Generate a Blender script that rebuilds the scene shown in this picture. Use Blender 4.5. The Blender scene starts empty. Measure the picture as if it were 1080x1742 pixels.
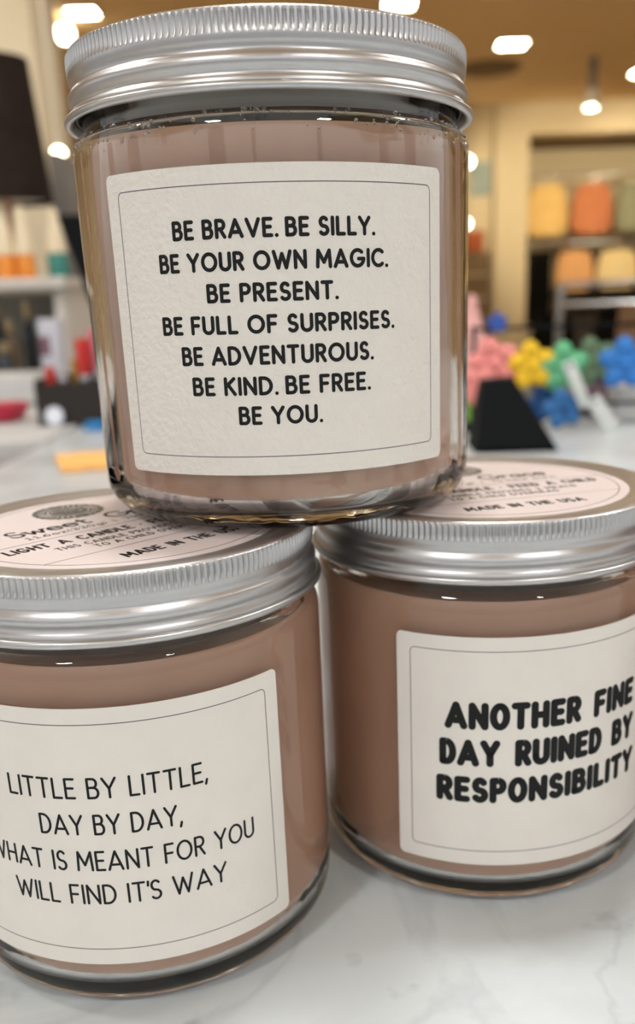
import bpy, bmesh, math, random
from math import sin, cos, pi, radians as R_
from mathutils import Vector, Matrix
random.seed(7)
SC = bpy.context.scene
COL = SC.collection

# ------------------------------------------------------------------ camera
CAM_POS = (0.0136, -0.21996, 0.13662)
CAM_PITCH, CAM_ROLL, CAM_F = -0.30573, -0.03333, 1577.39
cp, sp, cr, sr = cos(CAM_PITCH), sin(CAM_PITCH), cos(CAM_ROLL), sin(CAM_ROLL)
fw = Vector((0, cp, sp)); up0 = Vector((0, -sp, cp)); rt0 = Vector((1, 0, 0))
rt = rt0 * cr + up0 * sr; up = up0 * cr - rt0 * sr
cd = bpy.data.cameras.new('camera')
cam = bpy.data.objects.new('camera', cd); COL.objects.link(cam)
M = Matrix((rt, up, -fw)).transposed().to_4x4(); M.translation = CAM_POS
cam.matrix_world = M
cd.sensor_fit = 'VERTICAL'; cd.sensor_height = 36; cd.sensor_width = 36
cd.lens = CAM_F * 36 / 1742
cd.shift_x = -(596.23 - 540) / 1742
cd.shift_y = (1005.77 - 871) / 1742
cd.clip_start = 0.01; cd.clip_end = 100
cd.dof.use_dof = True
cd.dof.focus_distance = 0.170
cd.dof.aperture_fstop = cd.lens / 2.4
SC.camera = cam

# ------------------------------------------------------------------ world, exposure
w = bpy.data.worlds.new('store_world'); SC.world = w; w.use_nodes = True
WN = w.node_tree.nodes; WL = w.node_tree.links
bg = WN['Background']
tc = WN.new('ShaderNodeTexCoord'); sx = WN.new('ShaderNodeSeparateXYZ'); ramp = WN.new('ShaderNodeValToRGB')
mp = WN.new('ShaderNodeMapRange'); mp.inputs[1].default_value = -1; mp.inputs[2].default_value = 1
WL.new(tc.outputs['Generated'], sx.inputs[0]); WL.new(sx.outputs['Z'], mp.inputs[0]); WL.new(mp.outputs[0], ramp.inputs[0]); WL.new(ramp.outputs[0], bg.inputs[0])
e = ramp.color_ramp.elements
e[0].position = 0.30; e[0].color = (0.25, 0.24, 0.23, 1)
e[1].position = 0.75; e[1].color = (1.25, 1.25, 1.25, 1)
x = e.new(0.52); x.color = (0.42, 0.42, 0.42, 1)
x = e.new(0.62); x.color = (1.05, 1.05, 1.04, 1)
bg.inputs[1].default_value = 0.95
KEY = 100.0          # radiance of the downlights over the counter
FAR = 110.0          # radiance of the downlights deep in the store
vs = SC.view_settings
vs.view_transform = 'Standard'; vs.look = 'None'; vs.exposure = 0.0; vs.gamma = 1.0; vs.use_curve_mapping = False
SC.cycles.max_bounces = 14; SC.cycles.transmission_bounces = 12; SC.cycles.glossy_bounces = 6; SC.cycles.diffuse_bounces = 4
SC.cycles.sample_clamp_indirect = 6.0
SC.cycles.use_denoising = True

# ------------------------------------------------------------------ materials
def srgb(r, g, b):
    f = lambda c: (c / 255 / 12.92) if c / 255 <= 0.04045 else ((c / 255 + 0.055) / 1.055) ** 2.4
    return (f(r), f(g), f(b), 1)
def mat(name, col, rough=0.5, metal=0.0, noise=0.06, nscale=30.0, bump=0.0, bscale=200.0, **kw):
    m = bpy.data.materials.new(name); m.use_nodes = True
    N = m.node_tree.nodes; L = m.node_tree.links; b = N['Principled BSDF']
    b.inputs['Roughness'].default_value = rough; b.inputs['Metallic'].default_value = metal
    t = N.new('ShaderNodeTexCoord')
    if noise:
        n = N.new('ShaderNodeTexNoise'); n.inputs['Scale'].default_value = nscale; n.inputs['Detail'].default_value = 4
        L.new(t.outputs['Object'], n.inputs['Vector'])
        r = N.new('ShaderNodeValToRGB'); L.new(n.outputs['Fac'], r.inputs[0])
        r.color_ramp.elements[0].position = 0.3; r.color_ramp.elements[1].position = 0.7
        r.color_ramp.elements[0].color = tuple(c * (1 - noise) for c in col[:3]) + (1,)
        r.color_ramp.elements[1].color = tuple(min(1, c * (1 + noise)) for c in col[:3]) + (1,)
        L.new(r.outputs[0], b.inputs['Base Color'])
    else:
        b.inputs['Base Color'].default_value = col
    if bump:
        n2 = N.new('ShaderNodeTexNoise'); n2.inputs['Scale'].default_value = bscale; n2.inputs['Detail'].default_value = 3
        L.new(t.outputs['Object'], n2.inputs['Vector'])
        bp = N.new('ShaderNodeBump'); bp.inputs['Strength'].default_value = bump; bp.inputs['Distance'].default_value = kw.get('bdist', 0.0003)
        L.new(n2.outputs['Fac'], bp.inputs['Height']); L.new(bp.outputs[0], b.inputs['Normal'])
    for k, v in kw.items():
        if k in b.inputs: b.inputs[k].default_value = v
    return m
def emit(name, col, s):
    m = bpy.data.materials.new(name); m.use_nodes = True
    b = m.node_tree.nodes['Principled BSDF']; b.inputs['Base Color'].default_value = (0, 0, 0, 1)
    b.inputs['Emission Color'].default_value = col; b.inputs['Emission Strength'].default_value = s
    return m
def glass_mat():
    m = mat('clear_glass', (1, 1, 1, 1), rough=0.0, noise=0)
    b = m.node_tree.nodes['Principled BSDF']
    b.inputs['Transmission Weight'].default_value = 1.0; b.inputs['IOR'].default_value = 1.5
    b.inputs['Base Color'].default_value = (0.97, 0.985, 0.97, 1)
    N = m.node_tree.nodes; L = m.node_tree.links
    t = N.new('ShaderNodeTexCoord'); mpn = N.new('ShaderNodeMapping'); mpn.inputs['Scale'].default_value = (1, 1, 0.06)
    n = N.new('ShaderNodeTexNoise'); n.inputs['Scale'].default_value = 130; n.inputs['Detail'].default_value = 2
    L.new(t.outputs['Object'], mpn.inputs[0]); L.new(mpn.outputs[0], n.inputs['Vector'])
    bp = N.new('ShaderNodeBump'); bp.inputs['Strength'].default_value = 0.35; bp.inputs['Distance'].default_value = 0.0004
    L.new(n.outputs['Fac'], bp.inputs['Height']); L.new(bp.outputs[0], b.inputs['Normal'])
    return m
def marble_mat():
    m = mat('white_marble', (1, 1, 1, 1), rough=0.28, noise=0)
    N = m.node_tree.nodes; L = m.node_tree.links; b = N['Principled BSDF']
    t = N.new('ShaderNodeTexCoord')
    base = N.new('ShaderNodeTexNoise'); base.inputs['Scale'].default_value = 14; base.inputs['Detail'].default_value = 6; base.inputs['Distortion'].default_value = 0.8
    L.new(t.outputs['Object'], base.inputs['Vector'])
    r1 = N.new('ShaderNodeValToRGB'); L.new(base.outputs['Fac'], r1.inputs[0])
    r1.color_ramp.elements[0].position = 0.30; r1.color_ramp.elements[0].color = (0.50, 0.535, 0.55, 1)
    r1.color_ramp.elements[1].position = 0.62; r1.color_ramp.elements[1].color = (0.69, 0.74, 0.765, 1)
    vein = N.new('ShaderNodeTexNoise'); vein.inputs['Scale'].default_value = 9; vein.inputs['Detail'].default_value = 7; vein.inputs['Distortion'].default_value = 2.2
    L.new(t.outputs['Object'], vein.inputs['Vector'])
    r2 = N.new('ShaderNodeValToRGB'); L.new(vein.outputs['Fac'], r2.inputs[0])
    r2.color_ramp.elements[0].position = 0.47; r2.color_ramp.elements[0].color = (1, 1, 1, 1)
    r2.color_ramp.elements[1].position = 0.53; r2.color_ramp.elements[1].color = (1, 1, 1, 1)
    k = r2.color_ramp.elements.new(0.5); k.color = (0.88, 0.885, 0.89, 1)
    spk = N.new('ShaderNodeTexNoise'); spk.inputs['Scale'].default_value = 60; spk.inputs['Detail'].default_value = 3
    L.new(t.outputs['Object'], spk.inputs['Vector'])
    r3 = N.new('ShaderNodeValToRGB'); L.new(spk.outputs['Fac'], r3.inputs[0])
    r3.color_ramp.elements[0].position = 0.29; r3.color_ramp.elements[0].color = (0.74, 0.75, 0.76, 1)
    r3.color_ramp.elements[1].position = 0.38; r3.color_ramp.elements[1].color = (1, 1, 1, 1)
    mx = N.new('ShaderNodeMixRGB'); mx.blend_type = 'MULTIPLY'; mx.inputs[0].default_value = 1
    mx2 = N.new('ShaderNodeMixRGB'); mx2.blend_type = 'MULTIPLY'; mx2.inputs[0].default_value = 1
    L.new(r1.outputs[0], mx.inputs[1]); L.new(r2.outputs[0], mx.inputs[2]); L.new(mx.outputs[0], mx2.inputs[1]); L.new(r3.outputs[0], mx2.inputs[2])
    L.new(mx2.outputs[0], b.inputs['Base Color'])
    return m
def tile_mat():
    m = mat('floor_tile', (0.4, 0.34, 0.27, 1), rough=0.3, noise=0)
    N = m.node_tree.nodes; L = m.node_tree.links; b = N['Principled BSDF']
    t = N.new('ShaderNodeTexCoord'); br = N.new('ShaderNodeTexBrick'); br.offset = 0
    br.inputs['Scale'].default_value = 1; br.inputs['Brick Width'].default_value = 0.6; br.inputs['Row Height'].default_value = 0.6; br.inputs['Mortar Size'].default_value = 0.006
    br.inputs['Color1'].default_value = (0.62, 0.53, 0.42, 1); br.inputs['Color2'].default_value = (0.58, 0.50, 0.40, 1); br.inputs['Mortar'].default_value = (0.3, 0.26, 0.2, 1)
    L.new(t.outputs['Object'], br.inputs['Vector']); L.new(br.outputs[0], b.inputs['Base Color'])
    return m
G = glass_mat()
MARBLE = marble_mat()
ALU = mat('brushed_aluminium', (0.57, 0.57, 0.575, 1), rough=0.36, metal=1.0, noise=0.02, nscale=400, bump=0.05, bscale=1500, bdist=0.0001)
WAX = mat('pink_tan_wax', (0.74, 0.445, 0.31, 1), rough=0.45, noise=0.07, nscale=25)
LID_SHADOW = mat('taupe_lid_shadow', (0.055, 0.040, 0.030, 1), rough=0.6, noise=0)  # dark colour standing in for the shade under the lid
SMOOTHP = mat('smooth_cream_paper', (0.80, 0.765, 0.71, 1), rough=0.85, noise=0.02, nscale=120, bump=0.2, bscale=600, bdist=0.0005)
PAPER = mat('textured_cream_paper', (0.79, 0.755, 0.70, 1), rough=0.85, noise=0.015, nscale=300, bump=0.7, bscale=700, bdist=0.0006)
STICK = mat('blush_sticker_paper', (0.74, 0.655, 0.645, 1), rough=0.45, noise=0.01)
INK = mat('black_ink', (0.011, 0.012, 0.012, 1), rough=0.6, noise=0, **{'Specular IOR Level': 0.2})
LINE = mat('grey_ink', (0.09, 0.095, 0.11, 1), rough=0.6, noise=0)
SEAL = mat('dark_seal_ink', (0.10, 0.10, 0.085, 1), rough=0.5, noise=0)

# ------------------------------------------------------------------ mesh helpers
class MB:
    def __init__(s): s.v = []; s.f = []
    def add(s, vs_, fs):
        o = len(s.v); s.v += [tuple(p) for p in vs_]; s.f += [tuple(i + o for i in f) for f in fs]; return s
    def box(s, a, b, bev=0.0):
        (x0, y0, z0), (x1, y1, z1) = a, b
        if bev <= 0:
            return s.add([(x, y, z) for z in (z0, z1) for y in (y0, y1) for x in (x0, x1)],
                         [(0, 2, 3, 1), (4, 5, 7, 6), (0, 1, 5, 4), (2, 6, 7, 3), (0, 4, 6, 2), (1, 3, 7, 5)])
        bm = bmesh.new(); bmesh.ops.create_cube(bm, size=1)
        for v in bm.verts: v.co = Vector(((x0 + x1) / 2 + v.co.x * (x1 - x0), (y0 + y1) / 2 + v.co.y * (y1 - y0), (z0 + z1) / 2 + v.co.z * (z1 - z0)))
        bmesh.ops.bevel(bm, geom=bm.edges[:], offset=bev, segments=3, affect='EDGES', profile=0.5)
        return s.bm(bm)
    def bm(s, bm):
        bm.verts.index_update()
        s.add([v.co[:] for v in bm.verts], [[v.index for v in f.verts] for f in bm.faces]); bm.free(); return s
    def lathe(s, prof, n=64, c=(0, 0), mod=None, closed=False, arc=None):
        o = len(s.v); rows = []
        for (r, z) in prof:
            if r < 1e-7: rows.append([len(s.v)]); s.v.append((c[0], c[1], z)); continue
            row = []
            for i in range(n):
                a = 2 * pi * i / n; rr = r + (mod(i, r, z) if mod else 0)
                row.append(len(s.v)); s.v.append((c[0] + rr * cos(a), c[1] + rr * sin(a), z))
            rows.append(row)
        pairs = list(zip(rows[:-1], rows[1:]))
        if closed: pairs.append((rows[-1], rows[0]))
        for A, B in pairs:
            if len(A) == 1 and len(B) == 1: continue
            for i in range(n):
                j = (i + 1) % n
                if len(A) == 1: s.f.append((A[0], B[j], B[i]))
                elif len(B) == 1: s.f.append((A[i], A[j], B[0]))
                else: s.f.append((A[i], A[j], B[j], B[i]))
        return s
    def tube(s, pts, r, n=10, cap=True):
        P = [Vector(p) for p in pts]; rad = r if isinstance(r, (list, tuple)) else [r] * len(P)
        T = [(P[min(i + 1, len(P) - 1)] - P[max(i - 1, 0)]).normalized() for i in range(len(P))]
        u = T[0].orthogonal().normalized(); rings = []
        for i, p in enumerate(P):
            u = (u - T[i] * u.dot(T[i])).normalized(); v = T[i].cross(u)
            ring = []
            for k in range(n):
                a = 2 * pi * k / n; ring.append(len(s.v)); s.v.append(tuple(p + (u * cos(a) + v * sin(a)) * rad[i]))
            rings.append(ring)
        for A, B in zip(rings[:-1], rings[1:]):
            for k in range(n): s.f.append((A[k], A[(k + 1) % n], B[(k + 1) % n], B[k]))
        if cap: s.f.append(tuple(reversed(rings[0]))); s.f.append(tuple(rings[-1]))
        return s
    def blob(s, c, rx, ry, rz, seg=20, ring=12, fn=None):
        bm = bmesh.new(); bmesh.ops.create_uvsphere(bm, u_segments=seg, v_segments=ring, radius=1)
        for v in bm.verts:
            k = fn(v.co) if fn else 1
            v.co = Vector((c[0] + v.co.x * rx * k, c[1] + v.co.y * ry * k, c[2] + v.co.z * rz * k))
        return s.bm(bm)
    def prism(s, poly, y0, y1):   # outline in x,z extruded along y
        n = len(poly)
        return s.add([(x, y0, z) for x, z in poly] + [(x, y1, z) for x, z in poly],
                     [tuple(range(n)), tuple(range(2 * n - 1, n - 1, -1))] + [(i, i + n, (i + 1) % n + n, (i + 1) % n) for i in range(n)])
    def xf(s, Mx): s.v = [tuple(Mx @ Vector(p)) for p in s.v]; return s
    def build(s, name, m, parent=None, smooth=True, ang=40):
        me = bpy.data.meshes.new(name); me.from_pydata(s.v, [], s.f); me.validate()
        bm = bmesh.new(); bm.from_mesh(me); bmesh.ops.recalc_face_normals(bm, faces=bm.faces[:]); bm.to_mesh(me); bm.free()
        me.materials.append(m)
        if smooth:
            me.shade_smooth()
            try: me.set_sharp_from_angle(angle=R_(ang))
            except Exception: pass
        o = bpy.data.objects.new(name, me); COL.objects.link(o)
        if parent: o.parent = parent
        return o
def thing(name, label, cat, loc=(0, 0, 0), rz=0.0, group=None):
    o = bpy.data.objects.new(name, None); COL.objects.link(o); o.empty_display_size = 0.02
    o.location = loc; o.rotation_euler = (0, 0, rz); tag(o, label, cat, group); return o
def tag(o, label, cat, group=None):
    o['label'] = label; o['category'] = cat
    if group: o['group'] = group
    return o
def struct(name, mb, m, smooth=False):
    o = mb.build(name, m, smooth=smooth); o['kind'] = 'structure'; return o
def copy_tree(root, loc=None, rz=None, label=None, group=None, swap=None):
    r = root.copy(); COL.objects.link(r)
    if loc: r.location = loc
    if rz is not None: r.rotation_euler = (0, 0, rz)
    if label: r['label'] = label
    if group: r['group'] = group
    for ch in list(root.children):
        c = ch.copy(); COL.objects.link(c); c.parent = r
        if swap and ch.name.split('.')[0] in swap: c.data = c.data.copy(); c.data.materials[0] = swap[ch.name.split('.')[0]]
        for g in list(ch.children):
            d = g.copy(); COL.objects.link(d); d.parent = c
            if swap and g.name.split('.')[0] in swap: d.data = d.data.copy(); d.data.materials[0] = swap[g.name.split('.')[0]]
    return r

# ------------------------------------------------------------------ the shop: floor, ceiling, walls
FLOOR, CEIL = -0.92, 2.10
CEILM = mat('tan_ceiling_paint', (0.80, 0.57, 0.30, 1), rough=0.9, noise=0.04, nscale=0.8)
CREAM = mat('cream_wall_paint', (0.72, 0.62, 0.42, 1), rough=0.85, noise=0.03, nscale=1.5)
SOFF = mat('brown_soffit_paint', (0.22, 0.15, 0.08, 1), rough=0.9)
struct('floor', MB().box((-5, -3, FLOOR - 0.1), (6, 12.6, FLOOR)), tile_mat())
struct('ceiling', MB().box((-5, -3, CEIL), (6, 12.6, CEIL + 0.1)), CEILM)
struct('wall_back', MB().box((-5, 11.0, FLOOR), (1.76, 11.2, CEIL)).box((1.76, 10.9, FLOOR), (2.13, 11.2, CEIL)), CREAM)
struct('trim_1', MB().box((2.13, 10.9, 1.78), (6, 11.2, CEIL)), CREAM)
struct('trim_2', MB().box((2.13, 11.2, 1.78), (6, 12.1, 1.86)), SOFF)
struct('wall_alcove', MB().box((2.05, 12.1, FLOOR), (6, 12.2, 1.86)).box((2.03, 11.2, FLOOR), (2.13, 12.1, 1.86)), CREAM)
struct('wall_left', MB().box((-5.1, 2.5, FLOOR), (-5, 11.2, CEIL)), CREAM)
struct('wall_right', MB().box((6, 4, FLOOR), (6.1, 12.2, CEIL)), CREAM)
PIL = mat('pale_pillar_paint', (0.74, 0.68, 0.54, 1), rough=0.8, noise=0.03, nscale=1)
struct('wall_pillar', MB().box((-2.3, 5.0, FLOOR), (-1.47, 5.5, CEIL), 0.01), PIL)
GREYP = mat('grey_panel_paint', (0.20, 0.20, 0.21, 1), rough=0.7)
struct('trim_3', MB().box((-1.27, 4.3, FLOOR), (-1.21, 4.6, 0.80), 0.01), GREYP)

# ------------------------------------------------------------------ lamps of the shop
WHITE_E = emit('neutral_lamp_glow', (0.98, 1.0, 1.0, 1), KEY)
MAIN_E = emit('main_lamp_glow', (1.0, 0.985, 0.96, 1), KEY * 1.1)
AISLE_FILL_E = emit('aisle_fill_glow', (1.0, 0.98, 0.93, 1), 65)  # unseen lamps over the aisle, added to brighten the lid rims
WARM_E = emit('warm_lamp_glow', (1.0, 0.80, 0.50, 1), FAR)
TRIM = mat('white_lamp_trim', (0.7, 0.68, 0.62, 1), rough=0.5)
def square_light(x, y, label, m, s=0.13):
    t = thing('ceiling_light', label, 'ceiling light', (x, y, CEIL), 0, 'square ceiling downlights')
    f = MB(); b = s + 0.025
    for (a, c) in (((-b, -b), (b, -s)), ((-b, s), (b, b)), ((-b, -s), (-s, s)), ((s, -s), (b, s))):
        f.box((a[0], a[1], -0.02), (c[0], c[1], 0.0))
    f.build('frame', TRIM, t, smooth=False)
    MB().box((-s, -s, -0.008), (s, s, -0.001)).build('diffuser', m, t, smooth=False)
    return t
square_light(-1.71, 7.14, 'square ceiling downlight glowing at the top left beside the pale pillar', WARM_E, 0.095)
square_light(0.49, 7.19, 'square ceiling downlight cut by the frame above the top jar lid', WARM_E, 0.10)
square_light(1.49, 8.39, 'square ceiling downlight to the right of the top jar lid', WARM_E, 0.11)
square_light(2.95, 9.62, 'square ceiling downlight cut by the right edge of the frame', WARM_E, 0.10)
for i, (x, y, m) in enumerate(((0.05, 0.32, MAIN_E), (-1.9, 0.4, WHITE_E), (1.9, 0.6, WHITE_E), (-1.1, -1.6, WHITE_E), (1.2, -1.6, WHITE_E), (-0.3, 4.6, AISLE_FILL_E), (2.2, 4.6, AISLE_FILL_E), (-2.4, 4.4, AISLE_FILL_E))):
    square_light(x, y, ('square ceiling downlight directly over the stacked candles', 'square ceiling downlight over the left end of the counter', 'square ceiling downlight over the right end of the counter',
                        'square ceiling downlight before the counter, left of the pair', 'square ceiling downlight before the counter, right of the pair',
                        'unseen square downlight added behind the counter over the aisle', 'unseen square downlight added over the aisle before the clothes alcove', 'unseen square downlight added over the aisle before the pale pillar')[i], m)
def globe(x, y, z, r, label, drop, m):
    t = thing('globe_lamp', label, 'lamp', (x, y, z), 0)
    MB().blob((0, 0, 0), r, r, r).build('globe', m, t)
    MB().tube([(0, 0, r * 0.9), (0, 0, r * 1.3)], r * 0.4).build('cap', TRIM, t)
    MB().tube([(0, 0, r * 1.2), (0, 0, drop)], 0.008).build('stem', TRIM, t)
GLOBE_E = emit('globe_lamp_glow', (1.0, 0.88, 0.62, 1), 22)
globe(-1.89, 7.3, 2.00, 0.06, 'round glowing lamp just below the top left square downlight', CEIL - 2.00, GLOBE_E)
globe(-1.270, 4.5, 0.815, 0.03, 'round glowing lamp hanging low at the left rim of the top lid', CEIL - 0.815, GLOBE_E)
globe(1.421, 10.6, 1.49, 0.05, 'round glowing lamp right of the top jar shoulder', CEIL - 1.49, GLOBE_E)
globe(1.380, 10.4, 0.86, 0.04, 'small round glowing lamp right of the top jar label', CEIL - 0.86, GLOBE_E)
# spotlights on short drops, the last three unseen, added to brighten alcove, pillar and column
BULB_E = emit('spot_bulb_glow', (1, 0.88, 0.64, 1), 2.2)
def spotlight(label, x, y, aim, power):
    t = thing('spotlight', label, 'spotlight', (x, y, CEIL))
    MB().tube([(0, 0, 0), (0, 0, -0.25)], 0.035, 16).build('stem', GREYP, t)
    MB().lathe([(0.0, -0.25), (0.05, -0.25), (0.085, -0.40), (0.08, -0.40), (0.045, -0.26), (0, -0.26)], 24).build('shade', TRIM, t)
    MB().lathe([(0, -0.36), (0.07, -0.36), (0.07, -0.375), (0, -0.39)], 20).build('bulb', BULB_E, t)
    ld = bpy.data.lights.new('spot_lamp', 'SPOT'); ld.energy = power; ld.color = (1, .83, .56); ld.spot_size = R_(75); ld.spot_blend = .6; ld.shadow_soft_size = .05
    lo = bpy.data.objects.new('spot_lamp', ld); COL.objects.link(lo); lo.parent = t; lo.location = (0, 0, -.42)
    lo.rotation_euler = (Vector(aim) - Vector((x, y, CEIL - .42))).to_track_quat('-Z', 'Y').to_euler()
spotlight('ceiling spotlight with grey stem above the clothes alcove', 2.32, 9.0, (2.6, 11.8, 1.0), 120)
spotlight('unseen ceiling spotlight added beyond the right edge to brighten the alcove', 3.7, 9.2, (3.5, 11.8, 1.0), 120)
spotlight('unseen ceiling spotlight added to brighten the pale pillar', -1.0, 3.4, (-1.6, 5.0, 1.2), 45)
spotlight('unseen ceiling spotlight added to brighten the column of the alcove', 0.9, 4.9, (1.8, 10.9, 0.9), 25)
t = thing('ceiling_vent', 'dark round ceiling vent below the right downlight', 'vent', (1.43, 9.25, CEIL))
MB().lathe([(0, -0.03), (0.26, -0.03), (0.30, 0.0), (0, 0.0)], 32).build('cover', SOFF, t)

# ------------------------------------------------------------------ counters
CABW = mat('white_cabinet_paint', (0.55, 0.55, 0.54, 1), rough=0.5)
DARK = mat('matt_black', (0.005, 0.006, 0.007, 1), rough=0.7, **{'Specular IOR Level': 0.12})
t = thing('shop_counter', 'white marble topped shop counter carrying the stacked candles', 'counter', (0, 0, 0))
MB().box((-0.305, -0.55, -0.03), (1.6, 1.12, 0), 0.002).build('worktop', MARBLE, t)
MB().box((-0.27, -0.5, FLOOR), (1.55, 1.08, -0.03)).build('base_cabinet', DARK, t, smooth=False)
t = thing('display_table', 'white display table left behind the marble counter', 'table', (0, 0, 0))
MB().box((-1.6, 0.80, -0.03), (-0.315, 2.2, 0), 0.003).build('tabletop', CABW, t)
MB().box((-1.55, 0.9, FLOOR), (-0.36, 2.1, -0.03)).build('base_cabinet', DARK, t, smooth=False)

# ------------------------------------------------------------------ stroke lettering
def arc(cx, cy, rx, ry, a0, a1, n=14):
    return [(cx + rx * cos(R_(a0 + (a1 - a0) * i / n)), cy + ry * sin(R_(a0 + (a1 - a0) * i / n))) for i in range(n + 1)]
def glyph(c, rw):
    """centre lines of one letter, cap height 1; rw is the width of the round letters"""
    if c == 'A': return [[(0, 0), (.40, 1), (.80, 0)], [(.14, .27), (.66, .27)]], .80
    if c == 'B': return [[(0, 0), (0, 1), (.27, 1)] + arc(.27, .77, .21, .23, 90, -90) + [(.0, .54)], [(.27, .54)] + arc(.30, .27, .24, .27, 90, -90) + [(0, 0)]], .54
    if c == 'C': return [arc(rw / 2, .5, rw / 2, .5, 48, 312, 22)], rw * .84
    if c == 'D': return [[(0, 0), (0, 1), (.2, 1)] + arc(.2, .5, rw * .52, .5, 90, -90, 18) + [(0, 0)]], .2 + rw * .52
    if c == 'E': return [[(.46, 1), (0, 1), (0, 0), (.46, 0)], [(0, .52), (.40, .52)]], .46
    if c == 'F': return [[(.46, 1), (0, 1), (0, 0)], [(0, .50), (.40, .50)]], .46
    if c == 'G': return [arc(rw / 2, .5, rw / 2, .5, 48, 345, 24) + [(rw, .45), (rw * .58, .45)]], rw
    if c == 'H': return [[(0, 0), (0, 1)], [(.6, 0), (.6, 1)], [(0, .5), (.6, .5)]], .6
    if c == 'I': return [[(0, 0), (0, 1)]], 0
    if c == 'K': return [[(0, 0), (0, 1)], [(.55, 1), (0, .46)], [(.17, .60), (.58, 0)]], .58
    if c == 'L': return [[(0, 1), (0, 0), (.44, 0)]], .44
    if c == 'M': return [[(0, 0), (.06, 1), (.43, .28), (.80, 1), (.86, 0)]], .86
    if c == 'N': return [[(0, 0), (0, 1), (.64, 0), (.64, 1)]], .64
    if c == 'O': return [arc(rw / 2, .5, rw / 2, .5, 90, 450, 30)], rw
    if c == 'P': return [[(0, 0), (0, 1), (.26, 1)] + arc(.26, .73, .25, .27, 90, -90) + [(0, .46)]], .51
    if c == 'R': return [[(0, 0), (0, 1), (.26, 1)] + arc(.26, .74, .24, .26, 90, -90) + [(0, .48)], [(.24, .48), (.52, 0)]], .52
    if c == 'S': return [arc(.25, .745, .22, .255, 35, 262, 14) + arc(.25, .245, .25, .245, 86, -145, 14)], .5
    if c == 'T': return [[(0, 1), (.6, 1)], [(.3, 1), (.3, 0)]], .6
    if c == 'U': return [[(0, 1), (0, .3)] + arc(.30, .3, .30, .3, 180, 360, 16) + [(.6, 1)]], .6
    if c == 'V': return [[(0, 1), (.38, 0), (.76, 1)]], .76
    if c == 'W': return [[(0, 1), (.27, 0), (.53, .86), (.79, 0), (1.06, 1)]], 1.06
    if c == 'Y': return [[(0, 1), (.34, .46), (.68, 1)], [(.34, .46), (.34, 0)]], .68
    if c == '.': return [[(0, .0), (.001, .0)]], 0
    if c == ',': return [[(.07, .07), (.0, -.16)]], .07
    if c == "'": return [[(.02, 1), (.0, .78)]], .02
    if c == '|': return [[(0, -.1), (0, 1)]], 0
    if c == '\u00b7': return [[(0, .5), (.001, .5)]], 0
    if c == '(': return [arc(.5, .45, .5, .7, 140, 220, 8)], .12
    if c == ')': return [arc(-.38, .45, .5, .7, 40, -40, 8)], .12
    if c == '1': return [[(.05, .8), (.22, 1), (.22, 0)], [(.02, 0), (.42, 0)]], .42
    if c == '2': return [arc(.26, .72, .26, .28, 160, -25, 12) + [(0, 0), (.54, 0)]], .54
    if c == '3': return [arc(.24, .75, .22, .25, 150, -90, 12) + arc(.24, .25, .26, .25, 90, -150, 12)], .5
    if c == '6': return [[(.45, 1)] + arc(.6, .3, .6, .62, 120, 180, 6) + arc(.26, .27, .26, .27, 180, -180, 20)], .52
    if c == '7': return [[(0, 1), (.5, 1), (.18, 0)]], .5
    if c == '0': return [arc(.26, .5, .26, .5, 90, 450, 24)], .52
    if c == 'a': return [arc(.25, .28, .25, .28, 0, 360, 18), [(.5, .58), (.5, .05), (.58, 0)]], .58
    if c == 'b': return [[(0, 1), (0, 0)], arc(.27, .28, .27, .28, 180, 540, 18)], .54
    if c == 'c': return [arc(.27, .28, .27, .28, 45, 320, 16)], .48
    if c == 'e': return [[(.0, .30), (.54, .30)] + arc(.27, .28, .27, .30, 4, 320, 18)], .54
    if c == 'g': return [arc(.25, .28, .25, .28, 0, 360, 18), [(.5, .58), (.5, -.1)] + arc(.25, -.1, .25, .22, 0, -150, 10)], .5
    if c == 'h': return [[(0, 1), (0, 0)], [(0, .35)] + arc(.24, .33, .24, .25, 170, 0, 10) + [(.48, 0)]], .48
    if c == 'n': return [[(0, .58), (0, 0)], [(0, .35)] + arc(.24, .33, .24, .25, 170, 0, 10) + [(.48, 0)]], .48
    if c == 'o': return [arc(.27, .28, .27, .28, 0, 360, 20)], .54
    if c == 'r': return [[(0, .58), (0, 0)], [(0, .32)] + arc(.26, .30, .26, .28, 165, 60, 8)], .38
    if c == 't': return [[(.16, .85), (.16, .12)] + arc(.30, .14, .14, .14, 180, 300, 8), [(0, .58), (.38, .58)]], .40
    if c == 'u': return [[(0, .58), (0, .24)] + arc(.24, .24, .24, .24, 180, 360, 10) + [(.48, .58)], [(.48, .58), (.48, 0)]], .48
    if c == 'w': return [[(0, .58), (.20, 0), (.38, .52), (.56, 0), (.76, .58)], [(-.06, .58), (.08, .58)], [(.68, .58), (.84, .58)]], .78
    if c == 'z': return [[(0, .58), (.44, .58), (0, 0), (.46, 0)]], .46
    return [], .3
def text_paths(text, s0, s1, base, cap, rw=0.9, track=0.24, space=0.42, slant=0.0):
    """strokes of one line fitted between s0 and s1, on the baseline base (units of the label)"""
    x = 0; out = []
    prev_space = True
    for c in text:
        if c == ' ': x += space; continue
        g, wd = glyph(c, rw)
        tr = track * (0.55 if c in ".,'" else 1)
        if out and not prev_space and c in ",'": x -= track * 0.2
        out.append([[(x + px, py) for px, py in st] for st in g]); x += wd + tr; prev_space = False
    allp = [p for g in out for st in g for p in st]
    lo = min(p[0] for p in allp); hi = max(p[0] for p in allp); k = (s1 - s0) / max(hi - lo, 1e-3)
    return [[(s0 + (px - lo) * k + slant * py * cap, base + py * cap) for px, py in st] for g in out for st in g]
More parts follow.
